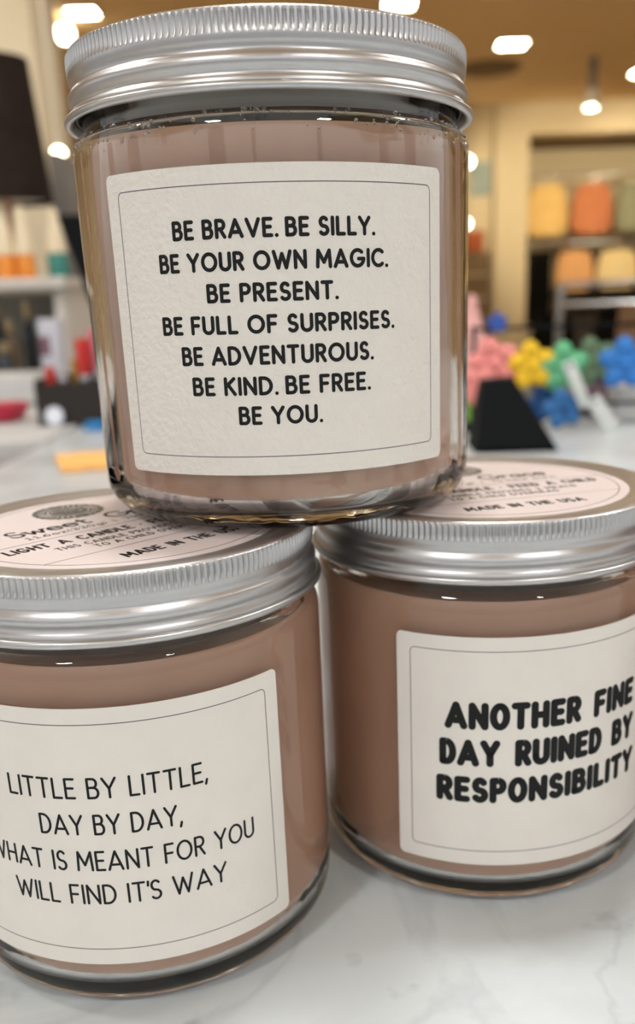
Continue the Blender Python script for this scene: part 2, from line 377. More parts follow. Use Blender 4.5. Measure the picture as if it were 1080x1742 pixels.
def ribbon(mb, path, wd, mapf, h, hang=None, closed=False):
    """a raised inked stroke with round ends, mapped onto the surface by mapf(s, z, height)"""
    hw = wd / 2
    def prism(poly):
        n = len(poly); o = len(mb.v)
        for (a, b) in poly: mb.v.append(mapf(a, b, h))
        for (a, b) in poly: mb.v.append(mapf(a, b, 0))
        mb.f.append(tuple(range(o, o + n)))
        for i in range(n): mb.f.append((o + i, o + i + n, o + (i + 1) % n + n, o + (i + 1) % n))
    P = path; n = len(P)
    for i in range(n - 1 if not closed else n):
        a = P[i]; b = P[(i + 1) % n]; d = math.hypot(b[0] - a[0], b[1] - a[1])
        if d < 1e-9: continue
        def nrm(p, q):
            L = math.hypot(q[0] - p[0], q[1] - p[1]) or 1; return (-(q[1] - p[1]) / L, (q[0] - p[0]) / L)
        n0 = nrm(a, b)
        def miter(j, cur):
            jp = (j - 1) % n; jn = (j + 1) % n
            if not closed and (j == 0 or j == n - 1): return cur
            m1 = nrm(P[jp], P[j]); m2 = nrm(P[j], P[jn]); sx_ = m1[0] + m2[0]; sy_ = m1[1] + m2[1]; L = math.hypot(sx_, sy_)
            if L < 1.6: return cur
            sx_ /= L; sy_ /= L; q = sx_ * cur[0] + sy_ * cur[1]; return (sx_ / q, sy_ / q)
        ma = miter(i, n0); mb_ = miter((i + 1) % n, n0)
        # long straight strokes are cut so they bend with the jar
        k = max(1, int(d / 0.9))
        for t_ in range(k):
            u0 = t_ / k; u1 = (t_ + 1) / k
            pt = lambda u, sgn: (a[0] + (b[0] - a[0]) * u + sgn * hw * (ma[0] * (1 - u) + mb_[0] * u), a[1] + (b[1] - a[1]) * u + sgn * hw * (ma[1] * (1 - u) + mb_[1] * u))
            prism([pt(u0, -1), pt(u1, -1), pt(u1, 1), pt(u0, 1)])
    if not closed:
        caps = [0, n - 1] + [i for i in range(1, n - 1)
                if abs(math.remainder(math.atan2(P[i + 1][1] - P[i][1], P[i + 1][0] - P[i][0]) - math.atan2(P[i][1] - P[i - 1][1], P[i][0] - P[i - 1][0]), 2 * pi)) > 0.35]
        for i in caps:
            prism([(P[i][0] + hw * cos(2 * pi * q / 14), P[i][1] + hw * sin(2 * pi * q / 14)) for q in range(14)])

# ------------------------------------------------------------------ candle jars (all sizes in mm below, built in metres)
RJ = 42.0; HJ = 92.35
mm = 0.001
def jar_mesh():
    rc = 7.4; o = []
    out = [(0, 1.2), (20, 1.1), (30, 0.9), (33.2, 0.35), (34.4, 0.0), (35.4, 0.05)]
    for i in range(1, 11):
        a = pi / 2 * i / 10; out.append((RJ - rc + rc * sin(a), rc - rc * cos(a)))
    out += [(RJ, 12), (RJ, 25), (RJ, 40), (RJ, 55), (RJ, 68), (RJ, 71.6)]
    for i in range(1, 8):
        a = pi / 2 * i / 7; out.append((39.4 + 2.6 * cos(a), 71.6 + 5.2 * sin(a)))
    out += [(39.4, 80), (39.4, 90.0), (39.0, 90.6), (37.4, 90.6), (36.9, 90.0), (36.9, 79)]
    out += [(37.3, 77.3), (38.3, 75.3), (38.9, 73), (39.0, 70), (39.0, 40), (39.0, 11.0)]
    for i in range(1, 8):
        a = pi / 2 * i / 7; out.append((33.5 + 5.5 * cos(a), 9.8 - 5.5 * sin(a)))
    out += [(20, 4.2), (0, 4.1)]
    return MB().lathe([(r * mm, z * mm) for r, z in out], 128)
def wax_mesh(bond):
    g = 0.08
    p = [(0, 4.1 + g), (20, 4.2 + g)]
    for i in range(0, 8):
        a = pi / 2 * i / 7; p.append((33.5 + (5.5 - g) * sin(a), 9.8 - (5.5 - g) * cos(a)))
    w_ = -0.12 if bond else g
    p += [(39 - g, 10.6), (39 - w_, 12.5), (39 - w_, 40), (39 - w_, 60), (39 - w_, 70), (38.9 - w_, 73.0), (38.55 - w_, 74.2)]
    p += [(38.0, 74.0), (36.5, 73.4), (20, 73.1), (0, 73.1)]
    # the wax of the gapped jar touches the glass here and there, in vertical bands
    def mod(i, r, z):
        if bond or r / mm < 38.5: return 0
        a = 2 * pi * i / 320; zz = z / mm
        return mm * (0.17 * sin(9 * a + 1.2 + zz * .010) * sin(23 * a + zz * .02) + 0.10 * sin(41 * a + 2 + zz * .03) - 0.02)
    return MB().lathe([(r * mm, z * mm) for r, z in p], 320, mod=mod)
def lid_mesh():
    H = HJ; p = []
    # inside face, from the bead up to the ceiling of the lid, then outside face down
    p += [(0, H - 2.0), (39.6, H - 2.0), (40.6, H - 2.8), (40.6, H - 7.5), (41.0, H - 9), (40.5, H - 10.6), (41.0, H - 12.2)]
    bc = (42.05, H - 12.6)
    for i in range(0, 13):
        a = pi + R_(10) + (2 * pi - R_(80)) * i / 12; p.append((bc[0] + .85 * cos(a), bc[1] + .85 * sin(a)))
    p += [(41.75, H - 11.5), (41.4, H - 10.9), (41.0, H - 10.35), (41.05, H - 10.0)]
    p += [(41.45, H - 9.5), (41.75, H - 8.8), (41.7, H - 8.1), (41.3, H - 7.4), (40.85, H - 6.9), (40.75, H - 6.4), (41.1, H - 5.6), (41.3, H - 5.0), (41.32, H - 4.5)]
    p += [(41.36, H - 4.2), (41.38, H - 3.9), (41.40, H - 2.6), (41.40, H - 1.2), (41.38, H - 0.85), (41.25, H - 0.5), (40.9, H - 0.15), (40.4, H), (38.2, H), (37.6, H - 0.12), (36.6, H - 0.55), (35.6, H - 0.8), (20, H - 0.8), (0, H - 0.8)]
    n = 800
    def mod(i, r, z):
        zz = H - z / mm
        if r / mm > 41.3 and 0.7 < zz < 4.0:
            d = (0.06, -0.44, -0.48, 0.0)[i % 4]
            f = 1.0 if 0.9 < zz < 3.5 else 0.7
            return d * f * mm
        return 0
    return MB().lathe([(r * mm, z * mm) for r, z in p], n, mod=mod)
def on_jar(a0):
    def f(s, z, h):
        th = a0 + s / RJ; r = (RJ + 0.10 + h) * mm
        return (r * cos(th), r * sin(th), z * mm)
    return f
LS, LZ0, LZ1 = 35.55, 12.2, 67.5
def label_mesh(a0):
    mb = MB(); mf = on_jar(a0); cr_ = 1.3; cols = []
    ss = [-LS + cr_ * (1 - cos(pi / 2 * i / 6)) for i in range(7)]
    n = 56; ss += [-LS + cr_ + (2 * LS - 2 * cr_) * i / n for i in range(1, n)] + [-q for q in reversed(ss)]
    rows = 12
    def ins(s):
        d = LS - abs(s)
        return 0 if d >= cr_ else cr_ - math.sqrt(max(0, cr_ ** 2 - (cr_ - d) ** 2))
    for hgt in (0.14, -0.05):
        for s in ss:
            i_ = ins(s)
            for k in range(rows + 1):
                z = LZ0 + i_ + (LZ1 - LZ0 - 2 * i_) * k / rows; mb.v.append(mf(s, z, hgt))
    C = len(ss); q = rows + 1; o = C * q
    for c in range(C - 1):
        for k in range(rows):
            mb.f.append((c * q + k, (c + 1) * q + k, (c + 1) * q + k + 1, c * q + k + 1))
        mb.f.append((c * q, o + c * q, o + (c + 1) * q, (c + 1) * q)); mb.f.append((c * q + rows, (c + 1) * q + rows, o + (c + 1) * q + rows, o + c * q + rows))
    for k in range(rows):
        mb.f.append((k, k + 1, o + k + 1, o + k)); c = (C - 1) * q; mb.f.append((c + k, o + c + k, o + c + k + 1, c + k + 1))
    return mb
def rrect(s1, z0, z1, r):
    P = []
    for (cx_, cz_, a) in ((s1 - r, z1 - r, 0), (-s1 + r, z1 - r, 90), (-s1 + r, z0 + r, 180), (s1 - r, z0 + r, 270)):
        P += arc(cx_, cz_, r, r, a, a + 90, 6)
    return P
def lines_mesh(lines, a0, wd, **kw):
    mb = MB(); mf0 = on_jar(a0); mf = lambda s, z, h: mf0(s, z, 0.14 + h)
    for (txt, s0, s1, base, cap) in lines:
        for st in text_paths(txt, s0, s1, base, cap, **kw): ribbon(mb, st, wd, mf, 0.06)
    return mb
def border_mesh(a0):
    mb = MB(); mf0 = on_jar(a0); mf = lambda s, z, h: mf0(s, z, 0.14 + h)
    ribbon(mb, rrect(32.2, 15.8, 64.3, 1.1), 0.17, mf, 0.02, closed=True); return mb
# sticker of the lid
ZS = HJ - 0.8
def on_lid(rot):
    c, s_ = cos(rot), sin(rot)
    return lambda u, v, h: ((u * c - v * s_) * mm, (u * s_ + v * c) * mm, (ZS + 0.1 + h) * mm)
def sticker_ink(rot):
    mb = MB(); mf = on_lid(rot)
    T = lambda txt, s0, s1, b, c, wd, **kw: [ribbon(mb, st, wd, mf, 0.03) for st in text_paths(txt, s0, s1, b, c, **kw)]
    T('Sweet', -20.5, -2.5, 7.4, 5.2, 0.75, track=0.16); T('Grace', 3.0, 20.5, 7.4, 5.2, 0.75, rw=1.05, track=0.16)
    T('11.6oz(330g)', -19.5, -1.0, 3.4, 2.0, 0.26); T('|', 1.3, 1.301, 3.4, 2.2, 0.22); T('70 hour burn', 4.0, 21.0, 3.4, 2.0, 0.26)
    T('LIGHT A CANDLE \u00b7 FEED A CHILD', -28.0, 28.0, -5.0, 3.2, 0.66, rw=0.7, track=0.36, space=0.75)
    T('THIS CANDLE PROVIDES 2 MEALS', -20.0, 20.0, -9.6, 2.1, 0.32, rw=0.7, track=0.36, space=0.6)
    T('TO A CHILD OVERSEAS', -13.5, 13.5, -13.2, 2.1, 0.32, rw=0.7, track=0.36, space=0.6)
    T('MADE IN THE USA', -14.2, 14.2, -24.6, 3.1, 0.62, rw=0.7, track=0.36, space=0.7)
    # small serifs on the name
    for x0, x1 in ((-20.6, -19.6),): ribbon(mb, [(x0, 8.2), (x0, 9.4)], 0.3, mf, 0.03)
    return mb
def sticker_lines(rot):
    mb = MB(); mf = on_lid(rot)
    ribbon(mb, arc(0, 0, 32, 32, 0, 360, 96)[:-1], 0.22, mf, 0.02, closed=True)
    for v in (0.9, -16.6):
        hx = math.sqrt(32 ** 2 - v * v); ribbon(mb, [(-hx, v), (hx, v)], 0.2, mf, 0.02)
    return mb
def emblem(rot):
    """dark round seal with a scalloped rim"""
    mb = MB(); mf = on_lid(rot); n = 96; o = 0
    poly = [((8.0 + 0.22 * cos(24 * 2 * pi * i / n)) * cos(2 * pi * i / n), 21.5 + (8.0 + 0.22 * cos(24 * 2 * pi * i / n)) * sin(2 * pi * i / n)) for i in range(n)]
    for p in poly: mb.v.append(mf(p[0], p[1], 0.035))
    mb.v.append(mf(0, 21.5, 0.035))
    for i in range(n): mb.f.append((i, (i + 1) % n, n))
    return mb
def emblem_marks(rot):
    """pale ring, ring of dashes and little waves cut out of the seal"""
    mb = MB(); mf0 = on_lid(rot); mf = lambda u, v, h: mf0(u, v, 0.035 + h)
    cx_, cy_ = 0, 21.5
    ribbon(mb, arc(cx_, cy_, 4.6, 4.6, 0, 360, 48)[:-1], 0.22, mf, 0.02, closed=True)
    for i in range(30):
        if 7 <= i <= 8 or 22 <= i <= 23: continue
        a = 2 * pi * i / 30; r1 = 5.4; r2 = 7.0 if i % 2 else 6.6
        ribbon(mb, [(cx_ + r1 * cos(a), cy_ + r1 * sin(a)), (cx_ + r2 * cos(a), cy_ + r2 * sin(a))], 0.3, mf, 0.02)
    for k in (-1, 0, 1):
        ribbon(mb, arc(cx_ + k * 2.4, cy_ - 0.3, 0.9, 1.0, 20, 300, 12), 0.45, mf, 0.02)
        ribbon(mb, arc(cx_ + k * 2.4, cy_ + 1.6, 1.0, 0.6, 20, 160, 6), 0.35, mf, 0.02)
    for k in (0, 1, 2):
        for sgn in (-1, 1):
            ribbon(mb, arc(cx_, cy_, 5.2 + 0.75 * k, 5.2 + 0.75 * k, 90 + sgn * 90 - 14, 90 + sgn * 90 + 14, 8), 0.2, mf, 0.02)
    return mb

JAR = None
_bw = []
def bonded_wax():
    if not _bw:
        o = wax_mesh(True).build('wax', WAX); _bw.append(o.data); bpy.data.objects.remove(o)
    return _bw[0]
def make_candle(label, loc, a_label, rot_lid, lines, wd, bond, txt_label, **kw):
    global JAR
    t = thing('candle_jar', label, 'candle', loc, 0, 'stacked jar candles')
    if JAR is None:
        g = jar_mesh().build('glass_jar', G, t); wx = wax_mesh(bond).build('wax', WAX, t)
        ld = lid_mesh().build('lid', ALU, t, ang=50)
        sk = MB().lathe([(0, ZS * mm), (34.3 * mm, ZS * mm), (34.3 * mm, (ZS + 0.1) * mm), (0, (ZS + 0.1) * mm)], 96).build('lid_sticker', STICK, t)
        MB().lathe([(r * mm, z * mm) for r, z in ((40.1, HJ - 2.1), (40.45, HJ - 2.4), (40.45, HJ - 12.0), (40.1, HJ - 12.0))], 96, closed=True).build('lid_shadow_ring', LID_SHADOW, ld)  # dark ring added for the shade inside the closed lid
        JAR = (g, wx, ld, sk)
    else:
        new = []
        for o in JAR:
            c = o.copy(); COL.objects.link(c); c.parent = t; new.append(c)
            if o is JAR[2]:
                q = o.children[0].copy(); COL.objects.link(q); q.parent = c
        g, wx, ld, sk = new
        if bond: wx.data = bonded_wax()
    if 'balanced' in label:
        rnd = random.Random(4); dm = MB()
        for i in range(170):
            th = rnd.uniform(-pi, 0.05); q = rnd.random()
            z = 76.3 - 3.6 * q * q; r_ = (42.02 if z < 71.6 else 39.4 + 2.6 * math.sqrt(max(0, 1 - ((z - 71.6) / 5.2) ** 2)))
            rr = rnd.uniform(.14, .42)
            dm.blob((r_ * cos(th) * mm, r_ * sin(th) * mm, z * mm), rr * mm, rr * mm, rr * mm, 12, 8)
        d_ = dm.build('glint_beads', G, t); d_['kind'] = 'stuff'  # clear beads added to imitate lamp glints on the glass shoulder
    lb = label_mesh(a_label).build('front_label', SMOOTHP if bond else PAPER, t)
    lines_mesh(lines, a_label, wd, **kw).build('lettering', INK, lb, smooth=False)['label'] = txt_label
    border_mesh(a_label).build('border_line', LINE, lb, smooth=False)
    sticker_ink(rot_lid).build('lettering', SEAL if False else INK, sk, smooth=False)
    sticker_lines(rot_lid).build('ruled_line', LINE, sk, smooth=False)
    emblem(rot_lid).build('emblem', SEAL, sk, smooth=False)
    emblem_marks(rot_lid).build('emblem_marking', STICK, sk, smooth=False)
    return t
make_candle('jar candle balanced on top, label starting BE BRAVE. BE SILLY.', (0, 0, (HJ + 0.02) * mm), -1.50744, R_(5), [
    ('BE BRAVE. BE SILLY.', -19.4, 18.1, 55.5, 2.75), ('BE YOUR OWN MAGIC.', -22.8, 20.8, 49.95, 2.75), ('BE PRESENT.', -13.4, 10.4, 44.5, 2.75),
    ('BE FULL OF SURPRISES.', -23.3, 22.0, 38.9, 2.75), ('BE ADVENTUROUS.', -19.5, 17.2, 33.3, 2.85), ('BE KIND. BE FREE.', -17.7, 16.4, 27.7, 2.85), ('BE YOU.', -8.8, 6.5, 22.2, 2.85)],
    0.66, False, 'seven lines of rounded black capitals', rw=0.90, track=0.34, space=0.48)
make_candle('jar candle at lower left, label reading LITTLE BY LITTLE', (-0.03561, -0.02404, 0), -1.49052, R_(46), [
    ('LITTLE BY LITTLE,', -20.2, 17.9, 49.4, 3.95), ('DAY BY DAY,', -14.4, 12.3, 41.7, 3.95), ('WHAT IS MEANT FOR YOU', -27.6, 27.0, 33.85, 3.95), ("WILL FIND IT'S WAY", -22.2, 20.2, 26.4, 4.0)],
    0.47, True, 'four lines of thin black capitals', rw=0.82, track=0.26, space=0.48)
make_candle('jar candle at lower right, label reading ANOTHER FINE DAY', (0.04728, 0.00496, 0), -1.32897, R_(15), [
    ('ANOTHER FINE', -23.6, 22.6, 46.9, 4.9), ('DAY RUINED BY', -24.8, 23.3, 38.0, 4.9), ('RESPONSIBILITY', -25.5, 24.2, 29.0, 4.8)],
    1.6, True, 'three lines of bold black capitals', rw=0.66, track=0.42, space=0.75)


t = thing('candle_jar', 'jar candle mostly beyond the right frame edge beside the ANOTHER FINE DAY candle', 'candle', (0.1335, 0.012, 0), 0, 'stacked jar candles')
for o in JAR:
    c = o.copy(); COL.objects.link(c); c.parent = t
    if o.name.startswith('wax'): c.data = bonded_wax()
    for g_ in o.children: d_ = g_.copy(); COL.objects.link(d_); d_.parent = c

# ------------------------------------------------------------------ clothes alcove at the back right
CHROME = mat('dull_chrome', (0.55, 0.53, 0.50, 1), rough=0.25, metal=1.0, noise=0)
BLACKF = mat('black_cloth', (0.005, 0.005, 0.005, 1), rough=0.9, **{'Specular IOR Level': 0.1})
def cloth(name, c): return mat(name, c, rough=0.95, noise=0.12, nscale=25)
def garment(label, x, y, z, wd, ht, m, sleeve=True, group=None, rz=0.0):
    """a jumper on a hanger, top of the shoulders at z"""
    t = thing('jumper', label, 'jumper', (x, y, z), rz, group)
    bm = bmesh.new(); bmesh.ops.create_cube(bm, size=1); bmesh.ops.subdivide_edges(bm, edges=bm.edges[:], cuts=7, use_grid_fill=True)
    for v in bm.verts:
        u, q, h = v.co.x * 2, v.co.y, v.co.z * 2          # -1..1
        sh = 0.10 * abs(u) ** 1.5 * ht if h > 0 else 0     # sloping shoulders
        neck = 0.05 * ht if (h > .9 and abs(u) < .25) else 0
        wv = 1 + 0.03 * sin(u * 9 + h * 4)
        v.co = Vector((u * wd * .385 * wv * (1 - 0.06 * h), q * .11 * (1 - .5 * u * u) + 0.006 * sin(u * 14), -ht / 2 + h * ht / 2 - sh - neck))
    b = MB().bm(bm); b.build('body', m, t, ang=70)
    if sleeve:
        for sgn in (-1, 1):
            MB().tube([(sgn * wd * .30, 0, -.08 * ht), (sgn * wd * .40, 0, -.25 * ht), (sgn * wd * .46, 0.01, -.60 * ht), (sgn * wd * .47, 0.01, -.93 * ht)], [.045, .05, .05, .042], 12).build('sleeve', m, t)
    hk = MB().tube([(0, 0, -.05 * ht), (0, 0, .05)] + [(.02 * sin(a), 0, .05 + .02 - .02 * cos(a)) for a in (0.6, 1.2, 1.8, 2.4, 3.0, 3.6)], .005, 6)
    hk.build('hanger', CHROME, t)
    return t
def rail(label, x0, x1, y, z, ybk):
    t = thing('clothes_rail', label, 'rail', ((x0 + x1) / 2, y, z), 0)
    h = (x1 - x0) / 2
    MB().tube([(-h, 0, 0), (h, 0, 0)], .014, 10).build('bar', CHROME, t)
    for sgn in (-.9, 0, .9): MB().tube([(sgn * h, 0, 0), (sgn * h, ybk - y, 0)], .012, 8).build('bracket', CHROME, t)
rail('upper clothes rail across the back alcove', 2.17, 4.6, 11.5, 1.42, 12.1)
garment('fluffy yellow jumper on the upper alcove rail beside the column', 2.465, 11.5, 1.35, .435, .58, cloth('yellow_knit', srgb(232, 196, 125)))
garment('orange jumper on the upper alcove rail', 2.995, 11.5, 1.35, .43, .57, cloth('orange_knit', srgb(205, 130, 90)))
garment('sage green jumper on the upper alcove rail', 3.53, 11.5, 1.35, .43, .55, cloth('sage_knit', srgb(150, 152, 125)))
garment('brown jumper half out of frame on the upper alcove rail', 4.07, 11.5, 1.35, .43, .57, cloth('brown_knit', srgb(120, 80, 50)))
rail('lower clothes rail across the back alcove', 2.17, 4.6, 11.5, 0.68, 12.1)
garment('light orange top on the lower alcove rail', 2.82, 11.5, 0.61, .40, .47, cloth('peach_knit', srgb(225, 172, 118)))
garment('pale cream yellow top on the lower alcove rail', 3.335, 11.5, 0.61, .44, .46, cloth('cream_knit', srgb(236, 214, 162)))
garment('second pale cream top at the frame edge on the lower alcove rail', 3.87, 11.5, 0.61, .42, .46, cloth('cream_cotton', srgb(236, 212, 150)))
for i, x in enumerate((2.22, 2.35, 2.48)):
    garment(('black jumper on the lower alcove rail nearest the column', 'second black jumper from the column on the lower alcove rail', 'third black jumper from the column on the lower alcove rail')[i], x, 11.5, 0.61, .34, .85, BLACKF, sleeve=False, rz=pi / 2, group='black jumpers on the lower rail')
struct('baseboard_alcove', MB().box((2.13, 12.06, FLOOR), (6, 12.1, FLOOR + .1)), SOFF)
DKW = mat('dark_walnut_panel', (0.035, 0.026, 0.018, 1), rough=0.6, noise=0.2, nscale=6)
t = thing('low_shelf', 'dark low shelf unit beneath the alcove rails', 'shelf', (3.9, 11.75, FLOOR))
MB().box((-1.2, -.3, 0), (1.2, .3, .06)).build('base', DKW, t, smooth=False)
MB().box((-1.2, .25, .06), (1.2, .3, 1.55)).build('back_panel', DKW, t, smooth=False)
MB().box((-1.2, -.3, .40), (1.2, .25, .44)).build('shelf_board', DKW, t, smooth=False)
for sx_ in (-1.2, 1.16): MB().box((sx_, -.3, .06), (sx_ + .04, .25, .95)).build('side_panel', DKW, t, smooth=False)
def handbag(label, x, y, z, wd, ht):
    t = thing('handbag', label, 'bag', (x, y, z), 0, 'black handbags before the alcove')
    MB().prism([(-wd / 2, 0), (wd / 2, 0), (wd * .47, ht * .5), (wd * .36, ht), (-wd * .36, ht), (-wd * .47, ht * .5)], -.09, .09).build('body', BLACKF, t, smooth=False)
    MB().tube([(-wd * .22, 0, ht * .98)] + [(-wd * .22 * cos(a), 0, ht + .16 * sin(a)) for a in (.5, 1.0, 1.57, 2.1, 2.6)] + [(wd * .22, 0, ht * .98)], .014, 8).build('handle', BLACKF, t)
t = thing('bag_plinth', 'pale plinth carrying two black handbags before the alcove', 'plinth', (2.62, 9.0, FLOOR))
MB().box((-.75, -.3, 0), (1.2, .3, .40), .01).build('body', mat('taupe_plinth', (.25, .20, .14, 1), rough=.7), t)
handbag('black handbag on the plinth, left of the chrome post', 2.02, 8.95, FLOOR + .40, .42, .46)
handbag('black handbag on the plinth, right of the chrome post', 2.62, 8.95, FLOOR + .40, .40, .50)
# free standing chrome garment rack with pale garments
t = thing('garment_rack', 'chrome garment rack behind the flower ornaments', 'rack', (0.80, 2.6, FLOOR))
for x in (-.15, .45): MB().tube([(x, 0, .04), (x, 0, 1.075)], .012, 12).build('post', CHROME, t)
MB().tube([(-.15, 0, 1.075), (.45, 0, 1.075)], .010, 12).build('top_bar', CHROME, t)
MB().tube([(-.15, 0, 1.02), (.45, 0, 1.02)], .005, 8).build('lower_bar', CHROME, t)
for x in (-.15, .45): MB().box((x - .02, -.25, 0), (x + .02, .25, .04), .005).build('foot', CHROME, t)
for i, (x, c) in enumerate(((0.885, (150, 118, 88)), (0.93, (205, 178, 140)), (0.975, (170, 135, 105)))):
    g = thing('shirt', ('taupe shirt on the chrome garment rack', 'pale beige shirt on the chrome garment rack', 'light brown shirt on the chrome garment rack')[i], 'shirt', (x, 2.6, FLOOR + 1.075))
    bm = bmesh.new(); bmesh.ops.create_cube(bm, size=1); bmesh.ops.subdivide_edges(bm, edges=bm.edges[:], cuts=6, use_grid_fill=True)
    for v in bm.verts: v.co = Vector((v.co.x * .03 * (1 + .2 * sin(v.co.z * 9)), v.co.y * (.36 - .14 * max(0, v.co.z * 2 - .7)), -.06 - .30 + v.co.z * .60))
    MB().bm(bm).build('body', cloth('shirt_cloth', srgb(*c)), g, ang=70)
    MB().tube([(0, 0, -.07), (0, 0, .0), (0.0, .012, .014), (0.0, .0, .018)], .002, 6).build('hanger', CHROME, g)
# the wall left of the column
t = thing('wall_poster', 'grey blue poster on the back wall right of the top jar', 'poster', (1.62, 10.985, 1.36)); MB().box((-.12, -.012, -.17), (.10, .012, .17)).build('sheet', mat('grey_blue_print', srgb(150, 165, 160), rough=.7, noise=.15, nscale=8), t, smooth=False)
MB().box((-.13, .0, -.18), (.11, .014, .18)).build('frame', TRIM, t, smooth=False)
t = thing('tall_cabinet', 'brown tall cabinet with olive doors at the back wall', 'cabinet', (1.52, 10.8, FLOOR))
MB().box((-.5, -.18, 0), (.16, .18, 1.5), .01).build('body', mat('brown_cabinet_wood', (.20, .13, .065, 1), rough=.6, noise=.2, nscale=5), t)
for x0, x1 in ((-.48, -.17), (-.15, .14)): 
    d_ = MB().box((x0, -.20, .06), (x1, -.18, .85), .004).build('door', mat('olive_door_paint', (.17, .14, .06, 1), rough=.6), t)
    MB().tube([(x1 - .04, -.215, .45), (x1 - .04, -.215, .6)], .008, 8).build('handle', CHROME, d_)
for z in (1.0, 1.25): MB().box((-.48, -.2, z), (.14, -.18, z + .02)).build('shelf_edge', CREAM, t, smooth=False)
t = thing('storage_box', 'orange red storage box on the tall cabinet right of the top jar', 'box', (1.52, 10.78, FLOOR + 1.5))
ORB = mat('orange_red_card', srgb(175, 88, 45), rough=.7); MB().box((-.10, -.12, 0), (.09, .12, .20), .008).build('body', ORB, t); MB().box((-.105, -.125, .17), (.095, .125, .22), .006).build('lid', ORB, t)

# ------------------------------------------------------------------ flower ornaments on the right of the counter
def flower(label, x, y, z, r, m, mc, tilt=0, rz=0.0):
    t = thing('flower_ornament', label, 'flower ornament', (x, y, z), rz, 'puffy flower ornaments on the wire stand')
    p = MB()
    for k in range(5):
        a = tilt + pi / 2 + 2 * pi * k / 5
        bm = bmesh.new(); bmesh.ops.create_uvsphere(bm, u_segments=16, v_segments=10, radius=1)
        for v in bm.verts:
            u, q, h = v.co
            lx, lz = r * (.56 + .46 * u), r * .40 * h * (1 - .12 * u)
            v.co = Vector((lx * cos(a) - lz * sin(a), q * r * .22 * (1 + .3 * u), lx * sin(a) + lz * cos(a)))
        p.bm(bm)
    p.blob((0, 0, 0), r * .42, r * .2, r * .42, 16, 10)
    p.build('petals', m, t)
    MB().blob((0, -r * .17, 0), r * .2, r * .12, r * .2, 14, 8).build('centre', mc, t)
    return t
def fl(n, c): return mat(n, srgb(*c), rough=.7, noise=.08, nscale=180, bump=.4, bscale=600)
PINK, YEL, MINT, SAGE, BLUE, NAVY = fl('pink_felt', (240, 150, 145)), fl('yellow_felt', (245, 200, 40)), fl('mint_felt', (105, 190, 140)), fl('sage_felt', (95, 120, 92)), fl('blue_felt', (50, 125, 205)), fl('navy_felt', (22, 70, 125))
ST_Y = .775
t = thing('ornament_stand', 'thin dark wire stand holding the coloured flower ornaments', 'stand', (.25, ST_Y, 0))
for x in (-.10, .13): MB().tube([(x, 0, .003), (x, 0, .105)], .0025, 8).build('post', DARK, t)
for z in (.022, .066, .102): MB().tube([(-.10, 0, z), (.13, 0, z)], .002, 8).build('wire', DARK, t)
for x in (-.10, .13): MB().box((x - .012, -.035, 0), (x + .012, .035, .004), .001).build('foot', DARK, t)
flower('large pink puffy flower at the left end of the wire stand', .168, .760, .068, .027, PINK, PINK, .25)
flower('pink puffy flower tucked behind the top jar edge', .150, .735, .046, .022, PINK, PINK, .7)
flower('yellow puffy flower between pink and mint flowers', .207, .757, .065, .025, YEL, YEL, .1)
flower('mint green puffy flower beside the yellow flower', .240, .757, .062, .026, MINT, MINT, .05)
flower('dull sage green puffy flower between mint and blue flowers', .272, .760, .067, .025, SAGE, SAGE, .3)
flower('bright blue puffy flower at the right end of the top row', .302, .757, .064, .027, BLUE, BLUE, .0)
flower('dark navy puffy flower in the lower row', .222, .760, .026, .020, NAVY, NAVY, .4)
flower('mid blue puffy flower in front of the lower row', .236, .735, .0225, .021, fl('mid_blue_felt', (48, 110, 170)), NAVY, .2)
flower('small blue puffy flower above the pink flowers', .172, .760, .108, .011, fl('royal_blue_felt', (55, 85, 170)), BLUE, .0)
CLEAR = mat('milky_plastic', (.72, .76, .74, 1), rough=.25, noise=.05)
def tagstrip(label, x, y, z, ang, wd, ht):
    t = thing('price_tag', label, 'price tag', (x, y, z)); t.rotation_euler = (0, ang, 0)
    MB().box((-wd / 2, -.001, -ht / 2), (wd / 2, .001, ht / 2), .0006).build('strip', CLEAR, t)
    MB().tube([(0, -.0015, ht / 2 - .004), (0, .0015, ht / 2 - .004)], .002, 10).build('eyelet', DARK, t)
tagstrip('milky plastic tag hanging across the mint flower', .2475, .727, .047, -.42, .012, .050)
tagstrip('milky plastic tag leaning below the sage flower', .272, .715, .018, -.62, .015, .040)
t = thing('display_block', 'black tapered display block on the counter below the pink flowers', 'display block', (.160, .64, 0))
MB().add([(-.03, -.03, 0), (.045, -.03, 0), (.045, .03, 0), (-.03, .03, 0), (-.022, -.012, .062), (.006, -.012, .064), (.006, .012, .064), (-.022, .012, .062)],
         [(3, 2, 1, 0), (4, 5, 6, 7), (0, 1, 5, 4), (1, 2, 6, 5), (2, 3, 7, 6), (3, 0, 4, 7)]).build('body', DARK, t, smooth=False)
MB().box((-.026, -.032, .0), (.041, -.030, .004)).build('base_edge', BLACKF, t, smooth=False)
t = thing('paper_cone', 'pink and white paper cone with green base beside the top jar', 'paper cone', (.158, .85, 0))
MB().lathe([(0, .03), (.014, .03), (.018, .06), (.013, .10), (.004, .135), (0, .137)], 24).build('body', mat('pink_white_paper', srgb(240, 175, 170), rough=.8, noise=.3, nscale=60), t)
MB().lathe([(0, 0), (.017, 0), (.017, .02), (.014, .055), (.0145, .056), (0, .056)], 24).build('base', mat('leaf_green_paper', srgb(130, 175, 70), rough=.8), t)
t = thing('white_box', 'small white box at the right edge behind the flowers', 'box', (.338, .80, 0)); MB().box((-.034, -.02, 0), (.034, .02, .036), .002).build('body', CABW, t); MB().box((-.0345, -.0205, .030), (.0345, .0205, .038), .002).build('lid', CABW, t)
